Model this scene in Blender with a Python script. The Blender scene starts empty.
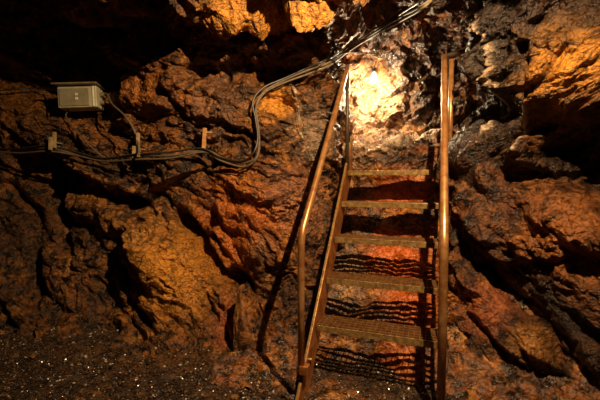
import bpy, bmesh, math, random
import numpy as np
from mathutils import Vector, Matrix
random.seed(7)
C = bpy.context.scene.collection
CAMZ = 1.16; F = 370.0; PITCH = 0.052

# ------------------------------------------------------------------ helpers
def proj(P):
    x = P[..., 0]; y = P[..., 1]; z = P[..., 2] - CAMZ
    c, s = math.cos(PITCH), math.sin(PITCH)
    fw = np.maximum(y*c - z*s, 1e-3); up = y*s + z*c
    return 300 + F*x/fw, 200 - F*up/fw, fw

def at(px, py, d):
    """point at picture position px,py and depth (world y) d"""
    a = (px-300)/F; b = (200-py)/F
    c, s = math.cos(PITCH), math.sin(PITCH)
    v = Vector((a, c + b*s, -s + b*c))
    v *= d / v.y
    return Vector((v.x, v.y, v.z + CAMZ))

def tag(o, label=None, cat=None, group=None, kind=None):
    if label: o['label'] = label
    if cat: o['category'] = cat
    if group: o['group'] = group
    if kind: o['kind'] = kind
    return o

def empty(name, loc, rz=0.0):
    o = bpy.data.objects.new(name, None); C.objects.link(o)
    o.location = loc; o.rotation_euler = (0, 0, rz); o.empty_display_size = 0.1
    return o

def link(name, me, mat=None, parent=None, smooth=False):
    o = bpy.data.objects.new(name, me); C.objects.link(o)
    if mat: me.materials.append(mat)
    if parent: o.parent = parent
    me.polygons.foreach_set('use_smooth', [smooth]*len(me.polygons))
    return o

def from_bm(name, bm, mat, parent=None, smooth=False):
    bmesh.ops.recalc_face_normals(bm, faces=bm.faces[:])
    me = bpy.data.meshes.new(name); bm.to_mesh(me); bm.free()
    return link(name, me, mat, parent, smooth)

def box_bm(bm, c, size, rot=None, bevel=0.0):
    M = Matrix.Translation(Vector(c))
    if rot is not None: M = M @ rot.to_4x4()
    M = M @ Matrix.Diagonal((size[0], size[1], size[2], 1))
    g = bmesh.ops.create_cube(bm, size=1, matrix=M)
    if bevel:
        es = list({e for v in g['verts'] for e in v.link_edges})
        bmesh.ops.bevel(bm, geom=es, offset=bevel, segments=2, affect='EDGES', profile=0.5)

def tube_bm(bm, pts, r, n=12, cap=True):
    """round tube along points; r a number or a list"""
    pts = [Vector(p) for p in pts]
    rs = r if isinstance(r, (list, tuple)) else [r]*len(pts)
    rings = []
    up = None
    for i, p in enumerate(pts):
        t = (pts[min(i+1, len(pts)-1)] - pts[max(i-1, 0)]).normalized()
        if up is None:
            up = t.orthogonal().normalized()
        up = (up - t*up.dot(t)).normalized()
        sd = t.cross(up)
        rings.append([bm.verts.new(p + (up*math.cos(a) + sd*math.sin(a))*rs[i])
                      for a in [2*math.pi*k/n for k in range(n)]])
    for a, b in zip(rings, rings[1:]):
        for k in range(n):
            bm.faces.new((a[k], a[(k+1) % n], b[(k+1) % n], b[k]))
    if cap:
        bm.faces.new(rings[0][::-1]); bm.faces.new(rings[-1])

def smooth_path(pts, per=8, wob=0.0, seed=0):
    """Catmull-Rom through points"""
    rnd = random.Random(seed)
    P = [Vector(p) for p in pts]
    P = [P[0]*2 - P[1]] + P + [P[-1]*2 - P[-2]]
    out = []
    for i in range(1, len(P)-2):
        for k in range(per):
            t = k/per
            a, b, c, d = P[i-1], P[i], P[i+1], P[i+2]
            q = 0.5*((2*b) + (c-a)*t + (2*a-5*b+4*c-d)*t*t + (3*b-a-3*c+d)*t**3)
            if wob: q = q + Vector([rnd.uniform(-wob, wob) for _ in range(3)])
            out.append(q)
    out.append(P[-2])
    return out

# ------------------------------------------------------------------ noise
def hsh(ix, iy, seed):
    h = (ix.astype(np.int64)*374761393 + iy.astype(np.int64)*668265263 + seed*1442695041) & 0xffffffff
    h = ((h ^ (h >> 13))*1274126177) & 0xffffffff
    h = ((h ^ (h >> 16))*2246822519) & 0xffffffff
    h = h ^ (h >> 15)
    return (h & 0xffffff)/float(0x1000000)

def perlin(x, y, seed):
    ix = np.floor(x); iy = np.floor(y); fx = x-ix; fy = y-iy
    ux = fx*fx*fx*(fx*(fx*6-15)+10); uy = fy*fy*fy*(fy*(fy*6-15)+10)
    def g(ax, ay, dx, dy):
        a = hsh(ax, ay, seed)*2*np.pi
        return np.cos(a)*dx + np.sin(a)*dy
    a = g(ix, iy, fx, fy); b = g(ix+1, iy, fx-1, fy)
    c = g(ix, iy+1, fx, fy-1); d = g(ix+1, iy+1, fx-1, fy-1)
    return ((a*(1-ux)+b*ux)*(1-uy) + (c*(1-ux)+d*ux)*uy)*1.5

def fbm(x, y, seed, oct=4):
    s = 0; a = 1; n = 0
    for i in range(oct):
        s = s + a*perlin(x*2**i, y*2**i, seed+i*17); n += a; a *= .5
    return s/n

def ridged(x, y, seed, oct=4):
    s = 0; a = 1; n = 0
    for i in range(oct):
        s = s + a*(1-np.abs(perlin(x*2**i, y*2**i, seed+i*13))*2); n += a; a *= .5
    return s/n

def chunks(x, y, scale, seed, ang=0.0, aniso=1.0, steep=2.2, tilt=0.5):
    """angular broken-rock relief, ~0..1: overlapping blocks with tilted flat tops and steep sides"""
    ca, sa = np.cos(ang), np.sin(ang)
    u = (x*ca + y*sa)/scale/aniso; v = (-x*sa + y*ca)/scale
    iu = np.floor(u); iv = np.floor(v)
    best = np.full(u.shape, -9.0)
    for du in (-1, 0, 1):
        for dv in (-1, 0, 1):
            cx = iu+du; cy = iv+dv
            px = cx + .15 + .7*hsh(cx, cy, seed); py = cy + .15 + .7*hsh(cx, cy, seed+1)
            dx = u-px; dy = v-py
            h = hsh(cx, cy, seed+2)
            tx = (hsh(cx, cy, seed+3)-.5)*2*tilt; ty = (hsh(cx, cy, seed+4)-.5)*2*tilt
            a = hsh(cx, cy, seed+5)*np.pi
            d = np.zeros_like(u)
            for k in range(5):
                ak = a + k*2*np.pi/5 + .5*(hsh(cx, cy, seed+6+k)-.5)
                d = np.maximum(d, dx*np.cos(ak) + dy*np.sin(ak))
            val = h + tx*dx + ty*dy - steep*np.maximum(d-.38, 0)
            best = np.maximum(best, val)
    return best

# ------------------------------------------------------------------ rock sheets
def catmull_np(pts, n):
    pts = np.array(pts, float)
    P = np.vstack([2*pts[0]-pts[1], pts, 2*pts[-1]-pts[-2]])
    out = []
    for i in range(1, len(P)-2):
        t = np.linspace(0, 1, 24, endpoint=False)[:, None]
        a, b, c, d = P[i-1], P[i], P[i+1], P[i+2]
        out.append(0.5*((2*b) + (c-a)*t + (2*a-5*b+4*c-d)*t*t + (3*b-a-3*c+d)*t**3))
    out = np.vstack(out + [P[-2:-1]])
    L = np.concatenate([[0], np.cumsum(np.linalg.norm(np.diff(out, axis=0), axis=1))])
    s = np.linspace(0, L[-1], n)
    return np.stack([np.interp(s, L, out[:, k]) for k in range(out.shape[1])], 1), s

def grid_normals(P):
    du = np.gradient(P, axis=0); dv = np.gradient(P, axis=1)
    n = np.cross(du, dv)
    return n/np.maximum(np.linalg.norm(n, axis=2, keepdims=True), 1e-9)

class Sheet:
    def __init__(self, P, S, T, flip=False):
        self.P = P; self.S = S; self.T = T
        N = grid_normals(P)
        self.N = -N if flip else N
        self.px, self.py, self.fw = proj(P)
        self.h = np.zeros(S.shape)
        self.zone = np.zeros(S.shape + (3,)); self.pale = np.ones(S.shape)
    def st(self, px, py):
        d = (self.px-px)**2 + (self.py-py)**2
        lim = max(12.0, d.min()*1.2)
        k = np.unravel_index(np.argmin(np.where(d <= lim, self.fw*100 + d, 1e9)), d.shape)
        return self.S[k], self.T[k]
    def poly(self, pts):
        q = [self.st(*p) for p in pts]
        best = np.full(self.S.shape, 1e9); side = np.zeros(self.S.shape)
        for (x0, y0), (x1, y1) in zip(q, q[1:]):
            dx, dy = x1-x0, y1-y0; L2 = dx*dx+dy*dy+1e-9
            t = np.clip(((self.S-x0)*dx + (self.T-y0)*dy)/L2, 0, 1)
            ex = self.S-x0-t*dx; ey = self.T-y0-t*dy
            d = np.hypot(ex, ey); m = d < best
            best = np.where(m, d, best)
            side = np.where(m, np.sign(dx*(self.T-y0) - dy*(self.S-x0)), side)
        return best, side
    def wob(self, amt, seed, f=6.0):
        return amt*fbm(self.S*f, self.T*f, seed, 3)
    def groove(self, pts, w, amp):
        d, _ = self.poly(pts); d = np.abs(d + self.wob(w*.9, 91))
        self.h -= amp*np.exp(-(d/w)**2)
    def ledge(self, pts, L, amp, sign=1):
        """left side of the line (in sheet coordinates) stands proud and falls off over L"""
        d, s = self.poly(pts)
        sd = d*s*sign + self.wob(.05, 55)
        up = 1/(1+np.exp(-np.clip(sd/.012, -30, 30)))
        self.h += amp*up*np.exp(-np.maximum(sd, 0)/L)*np.exp(-np.maximum(d-L*2, 0)/.1)
    def bulge(self, px, py, rs, rt, amp, ang=0, flat=2.0):
        s, t = self.st(px, py)
        a = math.radians(ang); x = self.S-s; y = self.T-t
        u = (x*math.cos(a)+y*math.sin(a))/rs; v = (-x*math.sin(a)+y*math.cos(a))/rt
        r = np.sqrt(u*u+v*v) * (1 + self.wob(.25, 33, 3.0))
        self.h += amp*np.exp(-r**(2*flat))
    def colour(self, px, py, r, rgb, amt=1.0, ry=None):
        s, t = self.st(px, py)
        d = np.sqrt(((self.S-s)/r)**2 + ((self.T-t)/(ry or r))**2) + self.wob(.5, 44, 7.0)
        w = (amt*np.exp(-np.maximum(d, 0)**3))[..., None]
        self.zone = self.zone*(1-w) + np.array(rgb)*w
    def vein(self, pts, w, rgb=(0, 0, 1), raise_=.0):  # pale band: mineral veins, and rims where bulb light is painted in
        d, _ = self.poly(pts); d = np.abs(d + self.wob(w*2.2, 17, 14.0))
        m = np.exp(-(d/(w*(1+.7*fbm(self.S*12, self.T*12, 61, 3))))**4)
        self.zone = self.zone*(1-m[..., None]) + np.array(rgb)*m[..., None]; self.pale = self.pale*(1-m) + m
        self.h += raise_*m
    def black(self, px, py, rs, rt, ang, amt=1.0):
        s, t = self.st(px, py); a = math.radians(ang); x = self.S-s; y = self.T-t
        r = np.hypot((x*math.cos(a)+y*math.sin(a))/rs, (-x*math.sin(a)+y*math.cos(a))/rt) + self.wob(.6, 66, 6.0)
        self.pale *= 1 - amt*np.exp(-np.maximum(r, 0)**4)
    def rock(self, seed, amps, ang=0.0, aniso=1.6, ang2=None, mask=None, steep=3.6):
        S = self.S; T = self.T
        wx = .16*fbm(S*1.6, T*1.6, seed, 4) + .035*fbm(S*9, T*9, seed+3, 4)
        wy = .16*fbm(S*1.6+9, T*1.6+4, seed+1, 4) + .035*fbm(S*9, T*9, seed+5, 4)
        x = S+wx; y = T+wy
        sc = (.62, .27, .125, .060, .030)
        rough = np.clip(.70 + 1.5*fbm(S*2.0, T*2.0, seed+21, 3), .08, 1.5)
        def field(a, sd_):
            h = 0
            for k, (s_, am) in enumerate(zip(sc, amps)):
                if k > 1: am = am*rough
                h = h + am*(np.maximum(chunks(x+.3*k, y-.2*k, s_, sd_+31*k, a, aniso if k < 3 else 1.4, steep, .75), -.6)-.5)
            return h
        h = field(ang, seed)
        if ang2 is not None:
            w = 1/(1+np.exp(-np.clip((mask(S, T) + .35*fbm(S*1.3, T*1.3, seed+9, 3))/.05, -30, 30)))
            h = h*(1-w) + field(ang2, seed+400)*w
        self.h += h + .018*(ridged(x*6, y*6, seed+70, 5)-.6)
    def build(self, name, mat, extra=None):
        P = self.P + self.N*self.h[..., None]
        if extra is not None: P = extra(P)
        nu, nv = self.S.shape
        me = bpy.data.meshes.new(name)
        me.vertices.add(nu*nv); me.vertices.foreach_set('co', P.reshape(-1).astype(np.float32))
        i = np.arange(nu*nv).reshape(nu, nv)
        q = np.stack([i[:-1, :-1], i[1:, :-1], i[1:, 1:], i[:-1, 1:]], -1).reshape(-1, 4)
        me.loops.add(q.size); me.loops.foreach_set('vertex_index', q.reshape(-1).astype(np.int32))
        me.polygons.add(len(q))
        me.polygons.foreach_set('loop_start', np.arange(0, q.size, 4, dtype=np.int32))
        me.polygons.foreach_set('loop_total', np.full(len(q), 4, dtype=np.int32))
        me.update(calc_edges=True); me.validate()
        ca = me.color_attributes.new('zone', 'FLOAT_COLOR', 'POINT')
        z = np.concatenate([self.zone.reshape(-1, 3), self.pale.reshape(-1, 1)], 1).astype(np.float32)
        ca.data.foreach_set('color', z.reshape(-1))
        o = link(name, me, mat)
        self.final = P
        return o
    def surf(self, px, py, off=0.0):
        """point of the finished surface seen at px,py (front-most), moved off toward the viewer"""
        X, Y, W = proj(self.final)
        d = (X-px)**2 + (Y-py)**2
        m = d < 9
        if not m.any():
            k = np.unravel_index(np.argmin(d), d.shape)
        else:
            k = np.unravel_index(np.argmin(np.where(m, W, 1e9)), d.shape)
        return at(px, py, self.final[k][1] - off)

def plan_sheet(plan, prof, inward, du=.009, flip=False, plan_top=None, blend=(1.3, 1.8)):
    L = sum(math.dist(a, b) for a, b in zip(plan, plan[1:]))*1.05
    H = sum(math.dist(a, b) for a, b in zip(prof, prof[1:]))
    nu, nv = int(L/du), int(H/du)
    c, S = catmull_np(plan, nu); p, T = catmull_np(prof, nv)
    cc = np.repeat(c[:, None, :], nv, 1)
    if plan_top:
        c2, _ = catmull_np(plan_top, nu)
        w = np.clip((p[:, 1]-blend[0])/(blend[1]-blend[0]), 0, 1); w = (w*w*(3-2*w))[None, :, None]
        cc = cc*(1-w) + c2[:, None, :]*w
    inw = np.array(inward, float)
    if inw.ndim == 1: inw = np.repeat(inw[None], nu, 0)
    else:
        t = np.linspace(0, 1, len(inw)); inw = np.stack([np.interp(np.linspace(0, 1, nu), t, inw[:, k]) for k in (0, 1)], 1)
    P = np.zeros((nu, nv, 3))
    P[..., 0] = cc[..., 0] + inw[:, None, 0]*p[None, :, 0]
    P[..., 1] = cc[..., 1] + inw[:, None, 1]*p[None, :, 0]
    P[..., 2] = p[None, :, 1]
    SS, TT = np.meshgrid(S, T, indexing='ij')
    return Sheet(P, SS, TT, flip)

# ------------------------------------------------------------------ materials
def new_mat(name):
    m = bpy.data.materials.new(name); m.use_nodes = True
    nt = m.node_tree; b = nt.nodes['Principled BSDF']
    return m, nt, b
def nd(nt, t, **kw):
    n = nt.nodes.new(t)
    for k, v in kw.items():
        if k in n.inputs: n.inputs[k].default_value = v
        else: setattr(n, k, v)
    return n
def ramp(nt, src, stops):
    r = nt.nodes.new('ShaderNodeValToRGB'); nt.links.new(src, r.inputs[0])
    e = r.color_ramp.elements
    while len(e) < len(stops): e.new(.5)
    for i, (p, c) in enumerate(stops):
        e[i].position = p; e[i].color = (*c, 1) if len(c) == 3 else c
    return r
def mix(nt, fac, a, b, mode='MIX'):
    m = nt.nodes.new('ShaderNodeMix'); m.data_type = 'RGBA'; m.blend_type = mode
    for s, v in ((m.inputs[0], fac), (m.inputs[6], a), (m.inputs[7], b)):
        if hasattr(v, 'is_linked'): nt.links.new(v, s)
        else: s.default_value = v if not isinstance(v, tuple) else (*v, 1)
    return m.outputs[2]

def rock_material(name, base, rust, dark, bump=1.0, rough=(.36, .75), light=(.38, .165, .030)):
    m, nt, b = new_mat(name)
    tc = nt.nodes.new('ShaderNodeTexCoord'); co = tc.outputs['Object']
    def noise(sc, det=6, r=.6, dist=0.0):
        n = nd(nt, 'ShaderNodeTexNoise', Scale=sc, Detail=det, Roughness=r, Distortion=dist)
        nt.links.new(co, n.inputs['Vector']); return n.outputs['Fac']
    n1 = noise(2.6, 5, .6, .6); n2 = noise(12, 8, .7, .5); n3 = noise(70, 6, .75); n4 = noise(5.5, 6, .65, 1.0)
    c = mix(nt, ramp(nt, n1, [(.38, (0, 0, 0)), (.60, (1, 1, 1))]).outputs[0], base, rust)
    c = mix(nt, ramp(nt, n4, [(.53, (0, 0, 0)), (.63, (1, 1, 1))]).outputs[0], c, light)
    c = mix(nt, ramp(nt, n4, [(.36, (.8, .8, .8)), (.45, (0, 0, 0))]).outputs[0], c, (.075, .046, .038))
    c = mix(nt, ramp(nt, n2, [(.43, (1, 1, 1)), (.54, (0, 0, 0))]).outputs[0], c, dark)
    at_ = nt.nodes.new('ShaderNodeAttribute'); at_.attribute_name = 'zone'
    sep = nt.nodes.new('ShaderNodeSeparateColor'); nt.links.new(at_.outputs['Color'], sep.inputs[0])
    # zones: R yellow-orange rock, G wet red rock, B pale grey crust and painted bulb-lit rims; alpha dark rock and painted shade
    def zn(i, lo, hi):
        q = nt.nodes.new('ShaderNodeMath'); q.operation = 'MULTIPLY'
        nt.links.new(sep.outputs[i], q.inputs[0])
        nt.links.new(ramp(nt, n2, [(lo, (.45, .45, .45)), (hi, (1, 1, 1))]).outputs[0], q.inputs[1])
        return q.outputs[0]
    c = mix(nt, zn(0, .38, .52), c, (.58, .25, .026))
    c = mix(nt, zn(1, .36, .50), c, (.52, .115, .016))
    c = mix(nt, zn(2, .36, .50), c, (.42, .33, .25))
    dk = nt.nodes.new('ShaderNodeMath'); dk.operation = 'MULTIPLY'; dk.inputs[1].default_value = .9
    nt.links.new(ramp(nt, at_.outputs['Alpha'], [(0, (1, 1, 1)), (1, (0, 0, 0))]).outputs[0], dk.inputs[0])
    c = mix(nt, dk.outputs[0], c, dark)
    c = mix(nt, 1.0, c, ramp(nt, n3, [(.34, (.35, .32, .30)), (.66, (1.75, 1.65, 1.5))]).outputs[0], 'MULTIPLY')
    crk_at = len(nt.nodes)
    rr = ramp(nt, n2, [(.35, (rough[0],)*3), (.65, (rough[1],)*3)])
    nt.links.new(rr.outputs[0], b.inputs['Roughness'])
    # fine relief
    wv = nt.nodes.new('ShaderNodeVectorMath'); wv.operation = 'ADD'
    nn = nd(nt, 'ShaderNodeTexNoise', Scale=7.0, Detail=4.0); nt.links.new(co, nn.inputs['Vector'])
    sv = nt.nodes.new('ShaderNodeVectorMath'); sv.operation = 'SCALE'; sv.inputs['Scale'].default_value = .14
    nt.links.new(nn.outputs['Color'], sv.inputs[0]); nt.links.new(co, wv.inputs[0]); nt.links.new(sv.outputs[0], wv.inputs[1])
    mp = nt.nodes.new('ShaderNodeMapping'); mp.inputs['Rotation'].default_value = (0, .75, 0); mp.inputs['Scale'].default_value = (1, 1, 2.2)
    nt.links.new(wv.outputs[0], mp.inputs[0])
    v = nd(nt, 'ShaderNodeTexVoronoi', Scale=13.0); v.feature = 'DISTANCE_TO_EDGE'; nt.links.new(mp.outputs[0], v.inputs['Vector'])
    vr = ramp(nt, v.outputs['Distance'], [(0, (0, 0, 0)), (.07, (1, 1, 1))])
    v2 = nd(nt, 'ShaderNodeTexVoronoi', Scale=34.0); v2.feature = 'F1'; nt.links.new(mp.outputs[0], v2.inputs['Vector'])
    c = mix(nt, 1.0, c, ramp(nt, v.outputs['Distance'], [(0, (.22, .2, .2)), (.035, (1, 1, 1))]).outputs[0], 'MULTIPLY')
    nt.links.new(c, b.inputs['Base Color'])
    b1 = nd(nt, 'ShaderNodeBump', Strength=.9*bump, Distance=.03); nt.links.new(n2, b1.inputs['Height'])
    b2 = nd(nt, 'ShaderNodeBump', Strength=.55*bump, Distance=.012); nt.links.new(vr.outputs[0], b2.inputs['Height'])
    b4 = nd(nt, 'ShaderNodeBump', Strength=.5*bump, Distance=.014); nt.links.new(v2.outputs['Distance'], b4.inputs['Height'])
    b3 = nd(nt, 'ShaderNodeBump', Strength=.5*bump, Distance=.008); nt.links.new(n3, b3.inputs['Height'])
    nt.links.new(b1.outputs[0], b2.inputs['Normal']); nt.links.new(b2.outputs[0], b4.inputs['Normal'])
    nt.links.new(b4.outputs[0], b3.inputs['Normal'])
    nt.links.new(b3.outputs[0], b.inputs['Normal'])
    return m

M_rock = rock_material('rock_brown', (.095, .038, .010), (.26, .095, .014), (.013, .007, .004), 1.15, (.20, .60))
M_right = rock_material('rock_dark_red', (.050, .019, .007), (.15, .050, .010), (.009, .005, .003), 1.2, (.16, .52), (.21, .085, .018))
M_wet = rock_material('rock_wet', (.085, .036, .014), (.22, .075, .018), (.014, .008, .005), .55, (.18, .5))
M_roof = rock_material('rock_dark', (.085, .040, .022), (.20, .075, .025), (.025, .012, .008))

def simple(name, col, rough, metal=0.0, var=None, nscale=30, bump=.2):
    m, nt, b = new_mat(name)
    tc = nt.nodes.new('ShaderNodeTexCoord')
    n = nd(nt, 'ShaderNodeTexNoise', Scale=nscale, Detail=6, Roughness=.65)
    nt.links.new(tc.outputs['Object'], n.inputs['Vector'])
    r = ramp(nt, n.outputs['Fac'], [(.38, col), (.62, var or tuple(.6*x for x in col))])
    nt.links.new(r.outputs[0], b.inputs['Base Color'])
    b.inputs['Roughness'].default_value = rough; b.inputs['Metallic'].default_value = metal
    bp = nd(nt, 'ShaderNodeBump', Strength=bump, Distance=.004); nt.links.new(n.outputs['Fac'], bp.inputs['Height'])
    nt.links.new(bp.outputs[0], b.inputs['Normal'])
    return m
M_rail = simple('rusted_pipe', (.40, .21, .08), .33, .5, (.26, .10, .03), 22)
M_string = simple('rusted_plate', (.36, .13, .03), .45, .35, (.15, .05, .015), 14)
M_edge = simple('worn_steel_edge', (.42, .28, .10), .36, .5, (.20, .10, .035), 35)
M_grate = simple('rusted_grating', (.26, .13, .05), .45, .45, (.14, .06, .02), 30)
M_bar = simple('dark_pipe', (.10, .07, .045), .5, .5)
M_cable = simple('grey_cable', (.14, .10, .062), .65, 0, (.07, .05, .03), 40)
M_black = simple('black_cable', (.035, .028, .022), .38)
M_box = simple('box_plastic', (.50, .47, .34), .38, 0, (.36, .33, .23), 9, .05)
M_lid = simple('box_lid', (.25, .20, .12), .5, 0, (.15, .11, .06), 12, .1)
M_label = simple('label_white', (.75, .72, .6), .5, 0, (.55, .52, .42), 30, 0)
M_clear = simple('box_window', (.30, .27, .18), .25, 0, (.22, .19, .12), 12, .02)
M_wood = simple('weathered_peg', (.42, .31, .16), .65, 0, (.24, .15, .07), 30)
M_wood2 = simple('orange_peg', (.50, .26, .08), .65, 0, (.35, .15, .05), 30)
M_sock = simple('lamp_socket', (.05, .05, .045), .4)
def gravel_material():
    m, nt, b = new_mat('gravel_stone')
    g = nt.nodes.new('ShaderNodeNewGeometry')
    r = ramp(nt, g.outputs['Random Per Island'], [(0, (.02, .014, .010)), (.35, (.05, .03, .018)), (.6, (.13, .06, .02)), (.8, (.09, .07, .055)), (.968, (.42, .36, .29))])
    r.color_ramp.interpolation = 'CONSTANT'
    nt.links.new(r.outputs[0], b.inputs['Base Color']); b.inputs['Roughness'].default_value = .2
    return m
M_gravel = gravel_material()
M_ground = rock_material('fine_grit', (.030, .016, .009), (.065, .028, .011), (.012, .007, .005), 1.2, (.25, .6), (.10, .05, .018))

# ------------------------------------------------------------------ rock surfaces
ANG = lambda a: math.radians(a)
# left wall ---------------------------------------------------------
left = plan_sheet([(-3.6, 2.6), (-2.8, 3.05), (-1.9, 3.12), (-1.1, 2.92), (-.45, 2.78), (.0, 2.78), (.24, 2.98), (.40, 3.4), (.5, 3.8)],
                  [(.55, -.12), (.26, .02), (.08, .28), (0, .7), (-.06, 1.3), (-.03, 1.8), (.12, 2.2), (.5, 2.55)],
                  [(0.05, -1), (0.05, -1), (0, -1), (-.1, -1), (-.6, -.6)], .0068, flip=False)
left.rock(11, (.11, .09, .05, .024, .010), -.80, 2.6, -.3, lambda S, T: T-1.35)
left.ledge([(45, 150), (70, 168), (110, 188), (150, 196), (172, 184)], .25, .20, 1)
left.ledge([(104, 55), (122, 85), (128, 130), (140, 150)], .30, .10, 1)
left.groove([(78, 95), (100, 125)], .12, .08)
left.groove([(84, 84), (108, 78)], .13, .16)
left.groove([(0, 185), (22, 212), (32, 270), (28, 300)], .045, .12)
left.groove([(42, 150), (48, 200), (58, 250)], .045, .14)
left.groove([(176, 218), (196, 250), (214, 275), (240, 284)], .06, .24)
left.groove([(205, 72), (250, 68), (300, 72)], .11, .25)
left.groove([(168, 92), (186, 118), (205, 128)], .035, .07)
left.groove([(205, 158), (240, 168), (262, 150)], .03, .05)
left.bulge(272, 205, .34, .42, .13, 0, 1.5)
left.bulge(165, 275, .50, .24, .17, -50, 1.5)
left.groove([(100, 262), (112, 240), (150, 215)], .03, .07)
left.bulge(100, 215, .34, .17, .14, -20, 1.5)
left.groove([(118, 270), (128, 300), (150, 322)], .03, .07)
left.groove([(236, 285), (262, 325), (285, 350)], .03, .08)
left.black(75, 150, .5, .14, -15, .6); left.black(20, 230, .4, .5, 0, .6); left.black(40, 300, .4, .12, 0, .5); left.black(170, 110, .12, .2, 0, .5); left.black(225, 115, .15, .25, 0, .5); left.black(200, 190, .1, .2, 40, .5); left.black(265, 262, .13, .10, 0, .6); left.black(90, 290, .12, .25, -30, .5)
left.colour(172, 270, .36, (1, 0, 0), .9); left.colour(85, 185, .16, (1, 0, 0), .6)
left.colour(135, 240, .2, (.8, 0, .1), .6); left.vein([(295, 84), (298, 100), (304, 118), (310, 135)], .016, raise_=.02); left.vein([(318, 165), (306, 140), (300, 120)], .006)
left.colour(278, 103, .16, (1, 0, 0), 1.0, .1)
left.colour(235, 225, .34, (.45, .75, 0), .9); left.colour(300, 200, .25, (0, .4, .25), .7)
left.colour(235, 320, .18, (.1, .8, .1), .8); left.colour(215, 110, .2, (.1, .3, .3), .6)
left.colour(150, 90, .3, (.3, .3, 0), .6); left.colour(318, 130, .2, (.1, .0, .5), .7)
left.colour(262, 250, .12, (0, 0, .3), .5); left.colour(20, 110, .3, (.5, 0, 0), .5)
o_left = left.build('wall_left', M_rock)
tag(o_left, 'rough brown rock wall of the mine left of the stair, carrying cables', 'rock wall', kind='structure')

# right wall ---------------------------------------------------------
right = plan_sheet([(1.55, 3.7), (1.28, 3.2), (1.0, 2.72), (1.10, 2.42), (1.42, 2.12), (1.8, 1.75), (2.15, 1.2), (2.4, .4)],
                   [(.22, -.15), (.1, .15), (.02, .5), (0, 1.0), (.02, 1.4), (.10, 1.8), (.28, 2.15), (.6, 2.45)],
                   [(-.6, -.4), (-.6, -.6), (-.5, -.8), (-.6, -.7), (-.8, -.5)], .0068,
                   plan_top=[(1.85, 3.5), (1.65, 3.1), (1.36, 2.68), (1.36, 2.42), (1.55, 2.12), (1.85, 1.75), (2.15, 1.2), (2.4, .4)], blend=(1.25, 1.75))
right.rock(47, (.12, .09, .05, .024, .010), -.75, 2.7, .75, lambda S, T: T-1.35)
right.ledge([(455, 215), (500, 262), (545, 258), (600, 250)], .2, .09, 1)
right.groove([(478, 270), (510, 300), (545, 325), (570, 360), (590, 400)], .05, .16)
right.groove([(455, 300), (490, 340), (530, 385)], .025, .06)
right.groove([(505, 175), (540, 178), (600, 195)], .06, .16)
right.groove([(540, 120), (560, 150), (600, 165)], .07, .16)
right.ledge([(488, 62), (506, 100), (540, 118), (600, 112)], .30, .20, 1)
right.groove([(536, 150), (570, 165), (610, 165)], .16, .16)
right.groove([(533, 40), (536, 80), (530, 105)], .03, .08)
right.bulge(520, 150, .16, .07, .16, 70, 1.5)
right.bulge(572, 60, .3, .2, .10, 45, 1.5)
right.bulge(545, 232, .35, .12, .07, 0, 1.5)
right.bulge(470, 375, .2, .1, .07, -20, 1.5)
right.black(500, 60, .36, .50, 0, 1); right.black(490, 20, .3, .3, 0, 1); right.black(500, 130, .22, .2, 0, .8); right.black(580, 8, .25, .16, 0, .8); right.black(570, 160, .35, .12, 0, .9); right.black(575, 335, .10, .45, 35, .8)  # shade on the column, under the overhang and in gaps painted as black rock
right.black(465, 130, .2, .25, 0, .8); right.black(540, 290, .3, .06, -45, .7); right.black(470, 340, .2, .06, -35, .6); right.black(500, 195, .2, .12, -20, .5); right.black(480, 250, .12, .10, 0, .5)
right.black(482, 62, .12, .35, 0, .95)  # more painted shade, for the dark cavity behind the rail top
right.vein([(470, 2), (490, 20), (501, 42), (506, 64), (513, 85)], .018, raise_=.03)  # bulb light on the column's rim painted as a pale raised band
right.vein([(510, 92), (494, 118), (480, 145)], .012, raise_=.02); right.vein([(534, 104), (523, 122), (514, 152)], .012, raise_=.02)  # lit rims beside and below the wedge, also painted pale
right.colour(570, 65, .26, (1, 0, 0), .9); right.colour(480, 310, .16, (0, .7, .1), .6)
right.colour(560, 240, .28, (.35, .3, 0), .5); right.colour(530, 345, .1, (.8, 0, .1), .6)
right.colour(470, 375, .14, (.2, .1, .3), .5); right.colour(498, 60, .08, (0, 0, .6), .7)
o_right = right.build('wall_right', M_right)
tag(o_right, 'dark reddish brown rock wall of the mine right of the stair', 'rock wall', kind='structure')

# raise behind the stair ------------------------------------------------
SA = 0.352                                   # direction the stair climbs, clockwise from straight ahead
sd = np.array([math.sin(SA), math.cos(SA)]); sr = np.array([math.cos(SA), -math.sin(SA)])
o0 = np.array([.10, 2.22])                   # foot line of step 1, left end
# slope sheet: u across (sr), v up the slope
prof = [(-.25, -.06), (.15, -.02), (.38, .12), (.62, .42), (.86, .72), (1.03, .96), (1.12, 1.15), (1.15, 1.42), (1.20, 1.49), (1.34, 1.50), (1.60, 1.56), (1.74, 1.72), (1.78, 2.0), (1.62, 2.35), (1.3, 2.62)]
p, T = catmull_np(prof, 540); uu = np.linspace(-.65, 1.75, 300)
P = np.zeros((len(uu), len(p), 3))
P[..., 0] = o0[0] + sr[0]*uu[:, None] + sd[0]*p[None, :, 0]
P[..., 1] = o0[1] + sr[1]*uu[:, None] + sd[1]*p[None, :, 0]
P[..., 2] = p[None, :, 1]
SS, TT = np.meshgrid(uu, T, indexing='ij')
back = Sheet(P, SS, TT)
back.rock(83, (.07, .05, .03, .016, .006), 0.1, 2.2)
back.ledge([(352, 150), (380, 140), (420, 140), (440, 135)], .12, .08, 1)
back.colour(400, 190, .30, (0, 1, 0), .9, .14); back.colour(345, 190, .1, (.2, .2, .2), .7)
back.colour(400, 255, .25, (.1, 1, 0), .9, .2); back.colour(345, 290, .16, (0, 0, .35), .7)
back.colour(410, 300, .18, (0, 1, 0), .8); back.colour(400, 360, .16, (0, .8, 0), .6)
back.colour(345, 262, .12, (0, 0, .8), .7)
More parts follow.
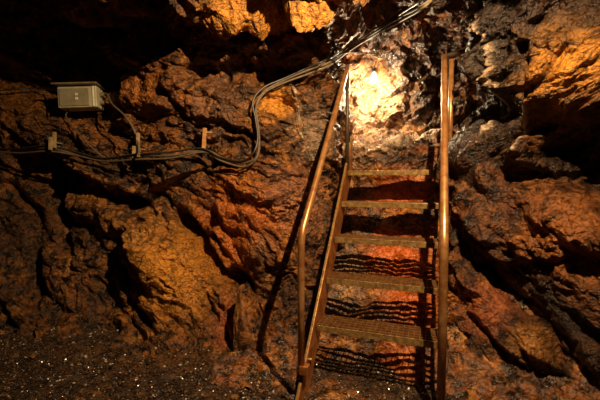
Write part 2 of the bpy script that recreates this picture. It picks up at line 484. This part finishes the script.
back.h += .05*(ridged(SS*3.5, TT*3.5, 205, 5)-.5)/(1+np.exp(-(back.P[..., 2]-1.7)/.05))
back.h += .055*(chunks(SS, TT, .16, 303, .5, 1.5, 4, .8)-.5)/(1+np.exp(-(back.P[..., 2]-1.55)/.05))
back.black(425, 60, .5, .3, 0, .9); back.black(435, 100, .3, .4, 0, .9); back.black(400, 158, .35, .05, 0, .8); back.black(395, 185, .4, .05, 0, .5)  # unlit right side and shade below the landing lip painted dark
back.vein([(340, 150), (365, 147), (395, 141), (420, 136), (442, 128)], .07, (0, 0, 1), .05)  # bulb light catching the landing lip, painted as a pale band
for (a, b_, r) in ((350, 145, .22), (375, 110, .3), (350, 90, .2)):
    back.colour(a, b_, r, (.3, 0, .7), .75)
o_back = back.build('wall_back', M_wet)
tag(o_back, 'rock slope and end face behind the stair, red below and pale around the bulb', 'rock wall', kind='structure')

# roof -----------------------------------------------------------------
rx = np.linspace(-4.0, 3.2, 520)
pr, T = catmull_np([(-1.2, 2.9), (.4, 2.95), (1.5, 2.75), (2.05, 2.42), (2.35, 2.26), (2.8, 2.24), (3.3, 2.28), (3.9, 2.30), (4.4, 2.2)], 430)
P = np.zeros((len(rx), len(pr), 3)); P[..., 0] = rx[:, None]; P[..., 1] = pr[None, :, 0]; P[..., 2] = pr[None, :, 1]
SS, TT = np.meshgrid(rx, T, indexing='ij')
roof = Sheet(P, SS, TT, flip=True)
roof.rock(131, (.15, .11, .06, .03), 0.9, 1.8)
X_, Y_ = roof.P[..., 0], roof.P[..., 1]
sg = lambda v: 1/(1+np.exp(-np.clip(v, -30, 30)))
mk = 1 - np.exp(-(((X_+.30)/.42)**4))
roof.h -= .13*mk*sg((Y_-2.38)/.03)
roof.h = np.where(Y_ > 2.38, roof.h, np.minimum(roof.h, .06*mk + .2*(1-mk)))
roof.h += .42*np.exp(-((X_-1.32)/.62)**4-((Y_-1.58)/.20)**2)  # bulge added out of view to shade the upper right wall
roof.bulge(250, 18, .18, .14, .12, 20, 1.5); roof.bulge(312, 14, .2, .14, .12, 0, 1.5)
roof.colour(250, 15, .3, (1, 0, 0), .9); roof.colour(315, 15, .3, (1, 0, 0), .9)
o_roof = roof.build('ceiling', M_roof)
tag(o_roof, 'dark jagged rock roof of the mine with orange patches', 'rock roof', kind='structure')

# floor ----------------------------------------------------------------
fx = np.linspace(-4.0, 3.0, 480); fy = np.linspace(-1.2, 3.9, 380)
P = np.zeros((len(fx), len(fy), 3)); P[..., 0] = fx[:, None]; P[..., 1] = fy[None, :]
SS, TT = np.meshgrid(fx, fy, indexing='ij')
floor = Sheet(P, SS, TT)
def ground_h(x, y):
    lim = 2.55 + .25*np.clip((-x)/2.0, -1, 1.3)
    tal = np.maximum(y-lim, 0)
    return -.07 + .04*np.clip((y-2.2)/.6, 0, 1) + .025*fbm(x*2.5, y*2.5, 3, 3) + .05*tal + .28*tal**1.3*(x < .2) 
floor.h = ground_h(SS, TT) + .010*(chunks(SS, TT, .05, 7, 0, 1, 2, .6)-.6)
floor.colour(170, 345, .6, (.22, .05, 0), .5, .2)
o_floor = floor.build('floor', M_ground)
tag(o_floor, 'mine floor of dark grit and gravel', 'ground', kind='structure')

# ------------------------------------------------------------------ gravel
def stone_template(seed, sub=1):
    rnd = random.Random(seed)
    bm = bmesh.new(); bmesh.ops.create_icosphere(bm, subdivisions=sub, radius=1)
    pl = [(Vector([rnd.gauss(0, 1) for _ in range(3)]).normalized(), rnd.uniform(.45, .8)) for _ in range(7)]
    for v in bm.verts:
        for n, d in pl:
            k = v.co.dot(n)
            if k > d: v.co -= n*(k-d)
    co = np.array([v.co[:] for v in bm.verts]); fa = np.array([[v.index for v in f.verts] for f in bm.faces])
    bm.free(); return co, fa
temps = [stone_template(s) for s in range(8)]
rs = np.random.RandomState(5)
VS, FS, nvt = [], [], 0
cnt = 0
while cnt < 22000:
    y = rs.uniform(1.75, 3.0); x = rs.uniform(-2.6, .95)
    if abs(x)/y > .95: continue
    if y > 2.75 + .25*min(max(-x/2, -1), 1.2): continue
    co, fa = temps[rs.randint(8)]
    r = .0042*np.exp(rs.normal(0, .45))
    sc = np.array([r*rs.uniform(.8, 1.5), r*rs.uniform(.7, 1.2), r*rs.uniform(.4, .8)])
    R = np.array(Matrix.Rotation(rs.uniform(0, 6.28), 3, 'Z') @ Matrix.Rotation(rs.normal(0, .5), 3, 'X'))
    z = float(ground_h(np.array(x), np.array(y)))
    VS.append((co*sc) @ R.T + np.array([x, y, z + .35*r + .001])); FS.append(fa+nvt); nvt += len(co); cnt += 1
V = np.vstack(VS); Fa = np.vstack(FS)
me = bpy.data.meshes.new('gravel'); me.from_pydata(V.tolist(), [], Fa.tolist()); me.update()
tag(link('gravel', me, M_gravel), 'loose dark gravel strewn over the mine floor', 'gravel', kind='stuff')

# single larger stones ---------------------------------------------------
def stone(name, loc, size, seed, label, group=None, mat=None):
    rnd = random.Random(seed)
    bm = bmesh.new(); bmesh.ops.create_icosphere(bm, subdivisions=3, radius=1)
    pl = [(Vector([rnd.gauss(0, 1) for _ in range(3)]).normalized(), rnd.uniform(.5, .85)) for _ in range(12)]
    for v in bm.verts:
        for n, d in pl:
            k = v.co.dot(n)
            if k > d: v.co -= n*(k-d)
        v.co += Vector([rnd.uniform(-.012, .012) for _ in range(3)])
        v.co = Vector((v.co.x*size[0], v.co.y*size[1], v.co.z*size[2]))
    o = from_bm(name, bm, mat or M_rock); o.location = loc
    o.rotation_euler = (rnd.uniform(-.3, .3), rnd.uniform(-.3, .3), rnd.uniform(0, 6))
    tag(o, label, 'stone', group); return o
for k in range(46):
    px = rs.uniform(5, 400); py = rs.uniform(325, 396)
    d = F*CAMZ/max(py-200+F*PITCH, 1)
    if px > 285 and d > 2.15: continue
    P0 = at(px, py, d); s = rs.uniform(.010, .019)
    z = float(ground_h(np.array(P0.x), np.array(P0.y)))
    stone('loose_stone', (P0.x, P0.y, z+s*.35), (s*rs.uniform(1, 1.6), s, s*.7), 100+k,
          'small angular stone lying in the gravel of the mine floor', 'small stones in the gravel', M_gravel)

slab_pts = [(238, 286), (246, 300), (263, 345), (264, 360), (248, 366), (234, 350), (233, 318)]
bm = bmesh.new()
fr = [at(x, y, 2.60 - .10*(y-286)/80) for x, y in slab_pts]; cen = sum(fr, Vector())/len(fr)
rid = at(243, 326, 2.47)
f0 = [bm.verts.new(p) for p in fr]; b0 = [bm.verts.new(p + Vector((.05, .14, -.01))) for p in fr]; vr_ = bm.verts.new(rid)
for k in range(len(f0)):
    k2 = (k+1) % len(f0)
    bm.faces.new((f0[k], f0[k2], vr_)); bm.faces.new((f0[k], b0[k], b0[k2], f0[k2]))
bm.faces.new(b0[::-1])
bmesh.ops.subdivide_edges(bm, edges=bm.edges[:], cuts=5, use_grid_fill=True)
rnd = random.Random(3)
for v in bm.verts: v.co += Vector([rnd.uniform(-.004, .004) for _ in range(3)])
tag(from_bm('rock_slab', bm, M_rock), 'pointed slab of rock leaning against the wall left of the stair foot', 'rock')

# ------------------------------------------------------------------ stair
RISE, RUN, W = .241, .208, .695
Z1 = None
def st(s, u, z):
    """stair coordinates: s along the climb, u to the right, z up -> world"""
    return Vector((o0[0] + sd[0]*s + sr[0]*u, o0[1] + sd[1]*s + sr[1]*u, z))
STEP1 = CAMZ - .882
stair = empty('metal_stair', (o0[0], o0[1], 0.0), -SA)
L3 = lambda s, u, z: Vector((u, s, z))                     # local: x right, y along climb, z up
zl = lambda s: STEP1 + s*RISE/RUN                          # nosing line
slope = math.atan2(RISE, RUN)
def plate(u0, u1, side_s0, side_s1, wd):
    pass
for side in (0, 1):
    u = -.008 if side == 0 else W+.008
    bm = bmesh.new()
    # web: parallelogram cut level at the floor and plumb at the top
    s0 = -(STEP1+.09)*RUN/RISE - .05; s1 = 4*RUN + .20; dp = .185
    nz = dp/math.cos(slope)
    prof_ = [(s0, -.12), (s0+.19, -.12), (s1, zl(s1)+.055-nz), (s1, zl(s1)+.05), (s0, zl(s0)+.05)]
    a = [bm.verts.new((u-.004, s, z)) for s, z in prof_]; b = [bm.verts.new((u+.004, s, z)) for s, z in prof_]
    bm.faces.new(a); bm.faces.new(b[::-1])
    for k in range(len(a)):
        bm.faces.new((a[k], b[k], b[(k+1) % len(a)], a[(k+1) % len(a)]))
    strg = from_bm('stringer', bm, M_string, stair)
    bm = bmesh.new()
    outer = -.014 if side == 0 else .014
    Rm = Matrix.Rotation(slope, 3, 'X')
    mid_s = (s0+s1)/2; ln = (s1-s0)/math.cos(slope)
    box_bm(bm, (u+outer*.5, mid_s, zl(mid_s)+.05), (.014 if side == 0 else .007, ln, .007), Rm, .001)
    from_bm('flange', bm, M_edge if side == 0 else M_string, strg)
    for (sb, zb) in ((s0+.20, .085), (s0+.255, .115)):
        bm = bmesh.new()
        tube_bm(bm, [(u-.004 if side else u+.004, sb, zb), ((u-.018) if side else u+.018, sb, zb)], .010, 6)
        from_bm('bolt', bm, M_edge, strg)
for k in range(5):
    bm = bmesh.new()
    s = k*RUN; z = STEP1 + k*RISE
    DT = .190
    box_bm(bm, (W/2, s+.003, z-.019), (W, .006, .038), None, .0012)
    tr = from_bm('tread', bm, M_edge, stair)
    bm = bmesh.new()
    for j in range(1, 6):
        box_bm(bm, (W/2, s+j*DT/5, z-.015), (W, .008, .028))
    for j in range(1, 22):
        box_bm(bm, (W*j/22, s+DT/2, z-.006), (.004, DT, .008))
    from_bm('grating', bm, M_grate, tr)
    for uu_ in (.002, W-.002):
        bm = bmesh.new(); box_bm(bm, (uu_, s+DT/2, z-.019), (.005, DT, .038))
        from_bm('end_plate', bm, M_grate, tr)
# handrails
for side in (0, 1):
    u = -.012 if side == 0 else W+.018
    rr = .0190 if side == 0 else .0205
    sb = -.24; stp = 4*RUN+.02
    HR = .83
    zb = zl(sb)+HR+.05
    top = zl(stp)+HR-.02
    if side == 0:
        pts = [(u, sb, .10), (u, sb, .5), (u, sb, zb-.10)] + [(u, sb+.006, zb-.04), (u, sb+.035, zb+.02)]
        n = 8
        for i in range(1, n+1):
            q = i/n; pts.append((u, sb+.035+(stp-sb-.035)*q, zb+.02+(top-zb-.02)*q))
        bm = bmesh.new(); tube_bm(bm, pts, rr, 14); from_bm('handrail', bm, M_rail, stair, True)
        bm = bmesh.new(); tube_bm(bm, [(u, stp, top), (u, stp, zl(stp)-.02)], .015, 12); from_bm('post', bm, M_bar, stair, True)
        bm = bmesh.new(); tube_bm(bm, [(u, stp, top+.005), (u-.16, stp+.05, top+.01), (u-.42, stp+.03, top-.005)], .015, 12)
        from_bm('landing_rail', bm, M_bar, stair, True)
        bm = bmesh.new(); box_bm(bm, (u+.02, sb, .12), (.05, .05, .05), None, .004); from_bm('bracket', bm, M_string, stair)
    else:
        pts = [(u, sb, -.02), (u, sb, .5), (u, sb, zb-.10), (u, sb+.006, zb-.04), (u, sb+.035, zb+.02)]
        n = 8
        for i in range(1, n+1):
            q = i/n; pts.append((u, sb+.035+(stp-sb-.035)*q, zb+.02+(top-zb-.02)*q))
        bm = bmesh.new(); tube_bm(bm, pts, rr, 14); from_bm('handrail', bm, M_rail, stair, True)
        bm = bmesh.new(); tube_bm(bm, [(u+.05, stp+.03, top-.02), (u+.05, stp+.03, zl(stp)-.09)], .018, 12); from_bm('post', bm, M_rail, stair, True)
        bm = bmesh.new(); tube_bm(bm, [(u+.01, stp, top), (u+.22, stp+.04, top+.05), (u+.5, stp+.10, top+.10)], .016, 12)
        from_bm('landing_rail', bm, M_bar, stair, True)
tag(stair, 'rusty steel stair with grating treads and pipe handrails climbing into the rock raise', 'stair')

# ------------------------------------------------------------------ hanging bulb
bp = at(374, 77, 3.66)
lamp = empty('hanging_lamp', bp)
bm = bmesh.new()
prof_b = [(.0, -.052), (.016, -.050), (.028, -.038), (.032, -.022), (.030, -.006), (.022, .012), (.014, .026), (.013, .034)]
rings = []
for r, z in prof_b:
    rings.append([bm.verts.new((max(r, .001)*math.cos(a), max(r, .001)*math.sin(a), z)) for a in [2*math.pi*k/20 for k in range(20)]])
for a, b in zip(rings, rings[1:]):
    for k in range(20): bm.faces.new((a[k], a[(k+1) % 20], b[(k+1) % 20], b[k]))
bm.faces.new(rings[0][::-1]); bm.faces.new(rings[-1])
m, nt, b = new_mat('lit_bulb')
b.inputs['Base Color'].default_value = (1, .9, .7, 1)
b.inputs['Emission Color'].default_value = (1, .80, .50, 1); b.inputs['Emission Strength'].default_value = 700
from_bm('bulb', bm, m, lamp, True)
bm = bmesh.new(); tube_bm(bm, [(0, 0, .033), (0, 0, .075), (0, 0, .085)], [.019, .019, .010], 14); from_bm('socket', bm, M_sock, lamp, True)
bm = bmesh.new(); tube_bm(bm, smooth_path([(0, 0, .08), (.01, 0, .12), (.03, .01, .17), (.04, .02, .24)], 5), .004, 8); from_bm('cord', bm, M_black, lamp, True)
tag(lamp, 'bare glowing bulb hanging above the top of the stair', 'lamp')

# ------------------------------------------------------------------ junction box
jp = left.surf(78, 97, .20)
jb = empty('junction_box', jp, math.radians(14))
jb.rotation_euler = (math.radians(-3), math.radians(-3), math.radians(6))
bm = bmesh.new(); box_bm(bm, (0, .05, 0), (.30, .13, .175), None, .008); from_bm('housing', bm, M_box, jb)
bm = bmesh.new(); box_bm(bm, (0, .035, .095), (.345, .20, .012), None, .003); from_bm('lid', bm, M_lid, jb)
bm = bmesh.new(); box_bm(bm, (-.02, -.019, -.005), (.225, .010, .140), None, .003); cov = from_bm('cover', bm, M_clear, jb)
for z in (.015, -.018):
    bm = bmesh.new(); box_bm(bm, (.0, -.026, z), (.022, .006, .022), None, .002); from_bm('switch', bm, M_label, cov)
bm = bmesh.new(); box_bm(bm, (.125, -.018, 0), (.012, .008, .165), None, .002); from_bm('clasp', bm, M_label, jb)
for z in (-.04, .03):
    bm = bmesh.new(); tube_bm(bm, [(.148, .05, z), (.185, .05, z)], .017, 12); from_bm('cable_gland', bm, M_lid, jb)
tag(jb, 'pale grey electrical junction box fixed high on the left rock wall', 'electrical box')

# ------------------------------------------------------------------ cables and pegs
def wall_pts(pp, off=.03):
    pts = [left.surf(x, y, off) for x, y in pp]
    # keep the run taut: smooth the distance from the wall
    ys = [p.y for p in pts]
    for _ in range(2):
        ys = [ys[0]] + [min(ys[i], (ys[i-1]+ys[i]+ys[i+1])/3) for i in range(1, len(ys)-1)] + [ys[-1]]
    return [at(x, y, d) for (x, y), d in zip(pp, ys)]
def cable(name, pts, r, mat, label, group=None):
    bm = bmesh.new(); tube_bm(bm, smooth_path(pts, 8), r, 8)
    o = from_bm(name, bm, mat, None, True); tag(o, label, 'cable', group); return o
run = [(-14, 149), (20, 150), (50, 148), (75, 153), (105, 159), (136, 156), (170, 155), (204, 150), (222, 158), (243, 163), (256, 156), (260, 140), (257, 120), (256, 104), (266, 90), (285, 80), (310, 70), (330, 62)]
r0 = wall_pts(run, .035)
tail = [roof.surf(350, 48, .05), roof.surf(378, 30, .05), roof.surf(400, 18, .05), roof.surf(420, 6, .05), at(436, -6, 2.3)]
for k, (dx, dz, rad, mm) in enumerate(((0, 0, .0085, M_cable), (.0, -.022, .008, M_cable), (-.016, .012, .007, M_black))):
    pts = [p + Vector((dx+.006*math.sin(i*2.1+k), -.006*k, dz+.006*math.sin(i*1.7+k*2))) for i, p in enumerate(r0+tail)]
    cable('power_cable', pts, rad, mm, ['grey cable running along the left wall over the pegs, upper of the bundle',
          'grey cable along the left wall, lowest of the bundle over the pegs', 'black cable along the left wall, back of the bundle over the pegs'][k], 'cable bundle on the left wall')
g0 = jb.matrix_basis @ Vector((.18, .05, .03))
q = wall_pts([(112, 104), (124, 115), (133, 128), (138, 142), (139, 155)], .13)
cable('box_cable', [g0, g0+Vector((.04, -.02, -.003))] + q, .0085, M_cable, 'grey cable curving from the right side of the junction box down to the bundle')
g1 = jb.matrix_basis @ Vector((-.10, .05, -.085))
q = wall_pts([(66, 117), (76, 130), (88, 144), (102, 156), (112, 160)], .05)
cable('box_cable', [g1]+q, .006, M_cable, 'thin grey cable dropping from the bottom of the junction box to the bundle')
g2 = jb.matrix_basis @ Vector((-.15, .06, .07))
q = wall_pts([(-14, 92), (15, 89), (38, 88)], .05)
cable('box_cable', q+[g2], .006, M_black, 'dark cable entering the junction box from the far left along the rock')
cable('lamp_wire', [at(318, 66, 2.75), at(332, 58, 2.9), at(350, 52, 3.05), at(368, 54, 3.2), at(381, 58, 3.35), Vector(bp)+Vector((.04, .02, .24))], .0045, M_cable,
      'thin pale wire arching from the cable bundle to the hanging bulb')
cable('streak_strand', wall_pts([(290, 80), (294, 92), (300, 105), (298, 122), (306, 140)], .02), .003, M_cable, 'thin strand tracing a pale rock streak beside the vivid orange patch')  # tube added along a pale streak of the rock, no real wire
def peg(px, y0, y1, wpx, mat, label, arm=None, lean=0):
    a = left.surf(px, y0, .06); b2 = left.surf(px+lean, y1, .06)
    d = min(a.y, b2.y); a = at(px, y0, d); b2 = at(px+lean, y1, d)
    e = empty('cable_bracket', b2)
    L = (a-b2).length; w = wpx/F*d
    bm = bmesh.new(); box_bm(bm, (0, 0, L/2), (w, .022, L), None, .002)
    s = from_bm('stake', bm, mat, e); s.rotation_euler = (0, math.atan2(a.x-b2.x, a.z-b2.z), 0)
    bm = bmesh.new(); box_bm(bm, (0, .06, L*.35), (w*.5, .10, .008), None, .001)
    from_bm('wall_pin', bm, mat, e)
    if arm:
        bm = bmesh.new(); box_bm(bm, (arm/2, 0, L*.82), (arm, .012, .012), None, .002); from_bm('hook', bm, M_wood, e)
    tag(e, label, 'bracket'); return e
peg(50.5, 137, 150, 2.6, M_wood, 'short pale stake of the left pair holding cables below the junction box')
peg(54.5, 132, 148, 2.6, M_wood, 'taller pale stake of the left pair holding cables below the junction box')
peg(134, 146, 158, 2.8, M_wood, 'short stake left of its taller mate in the middle of the cable run')
peg(138, 133, 157, 2.8, M_wood, 'taller stake of the pair in the middle of the cable run', lean=.5)
peg(205, 128, 153, 3.6, M_wood2, 'orange wooden stake with a small side hook holding the cables nearest the bend', arm=.07, lean=-1.5)

# ------------------------------------------------------------------ lights and camera
def lamp_light(kind, name, loc, energy, col, target=None, **kw):
    l = bpy.data.lights.new(name, kind); l.energy = energy; l.color = col
    for k, v in kw.items(): setattr(l, k, v)
    o = bpy.data.objects.new(name, l); C.objects.link(o); o.location = loc
    if target is not None:
        o.rotation_euler = (Vector(target)-Vector(loc)).to_track_quat('-Z', 'Y').to_euler()
    return o
lamp_light('SPOT', 'work_light', (.62, .95, 2.62), 500, (1, .67, .34), (.2, 3.0, .7), spot_size=math.radians(122), spot_blend=.8, shadow_soft_size=.012)
lamp_light('POINT', 'bulb_light', bp + Vector((0, -.0, -.07)), 30, (1, .72, .40), shadow_soft_size=.02)

w = bpy.data.worlds.new('World'); bpy.context.scene.world = w; w.use_nodes = True
w.node_tree.nodes['Background'].inputs[0].default_value = (.9, .6, .4, 1)
w.node_tree.nodes['Background'].inputs[1].default_value = .004

cd = bpy.data.cameras.new('camera'); cam = bpy.data.objects.new('camera', cd); C.objects.link(cam)
cd.sensor_width = 36; cd.lens = F*36/600; cd.clip_start = .05
cam.location = (0, 0, CAMZ); cam.rotation_euler = (math.radians(90)-PITCH, 0, 0)
sc = bpy.context.scene; sc.camera = cam
sc.view_settings.view_transform = 'Standard'; sc.view_settings.look = 'None'
sc.view_settings.gamma = 1; sc.view_settings.exposure = 0; sc.view_settings.use_curve_mapping = False
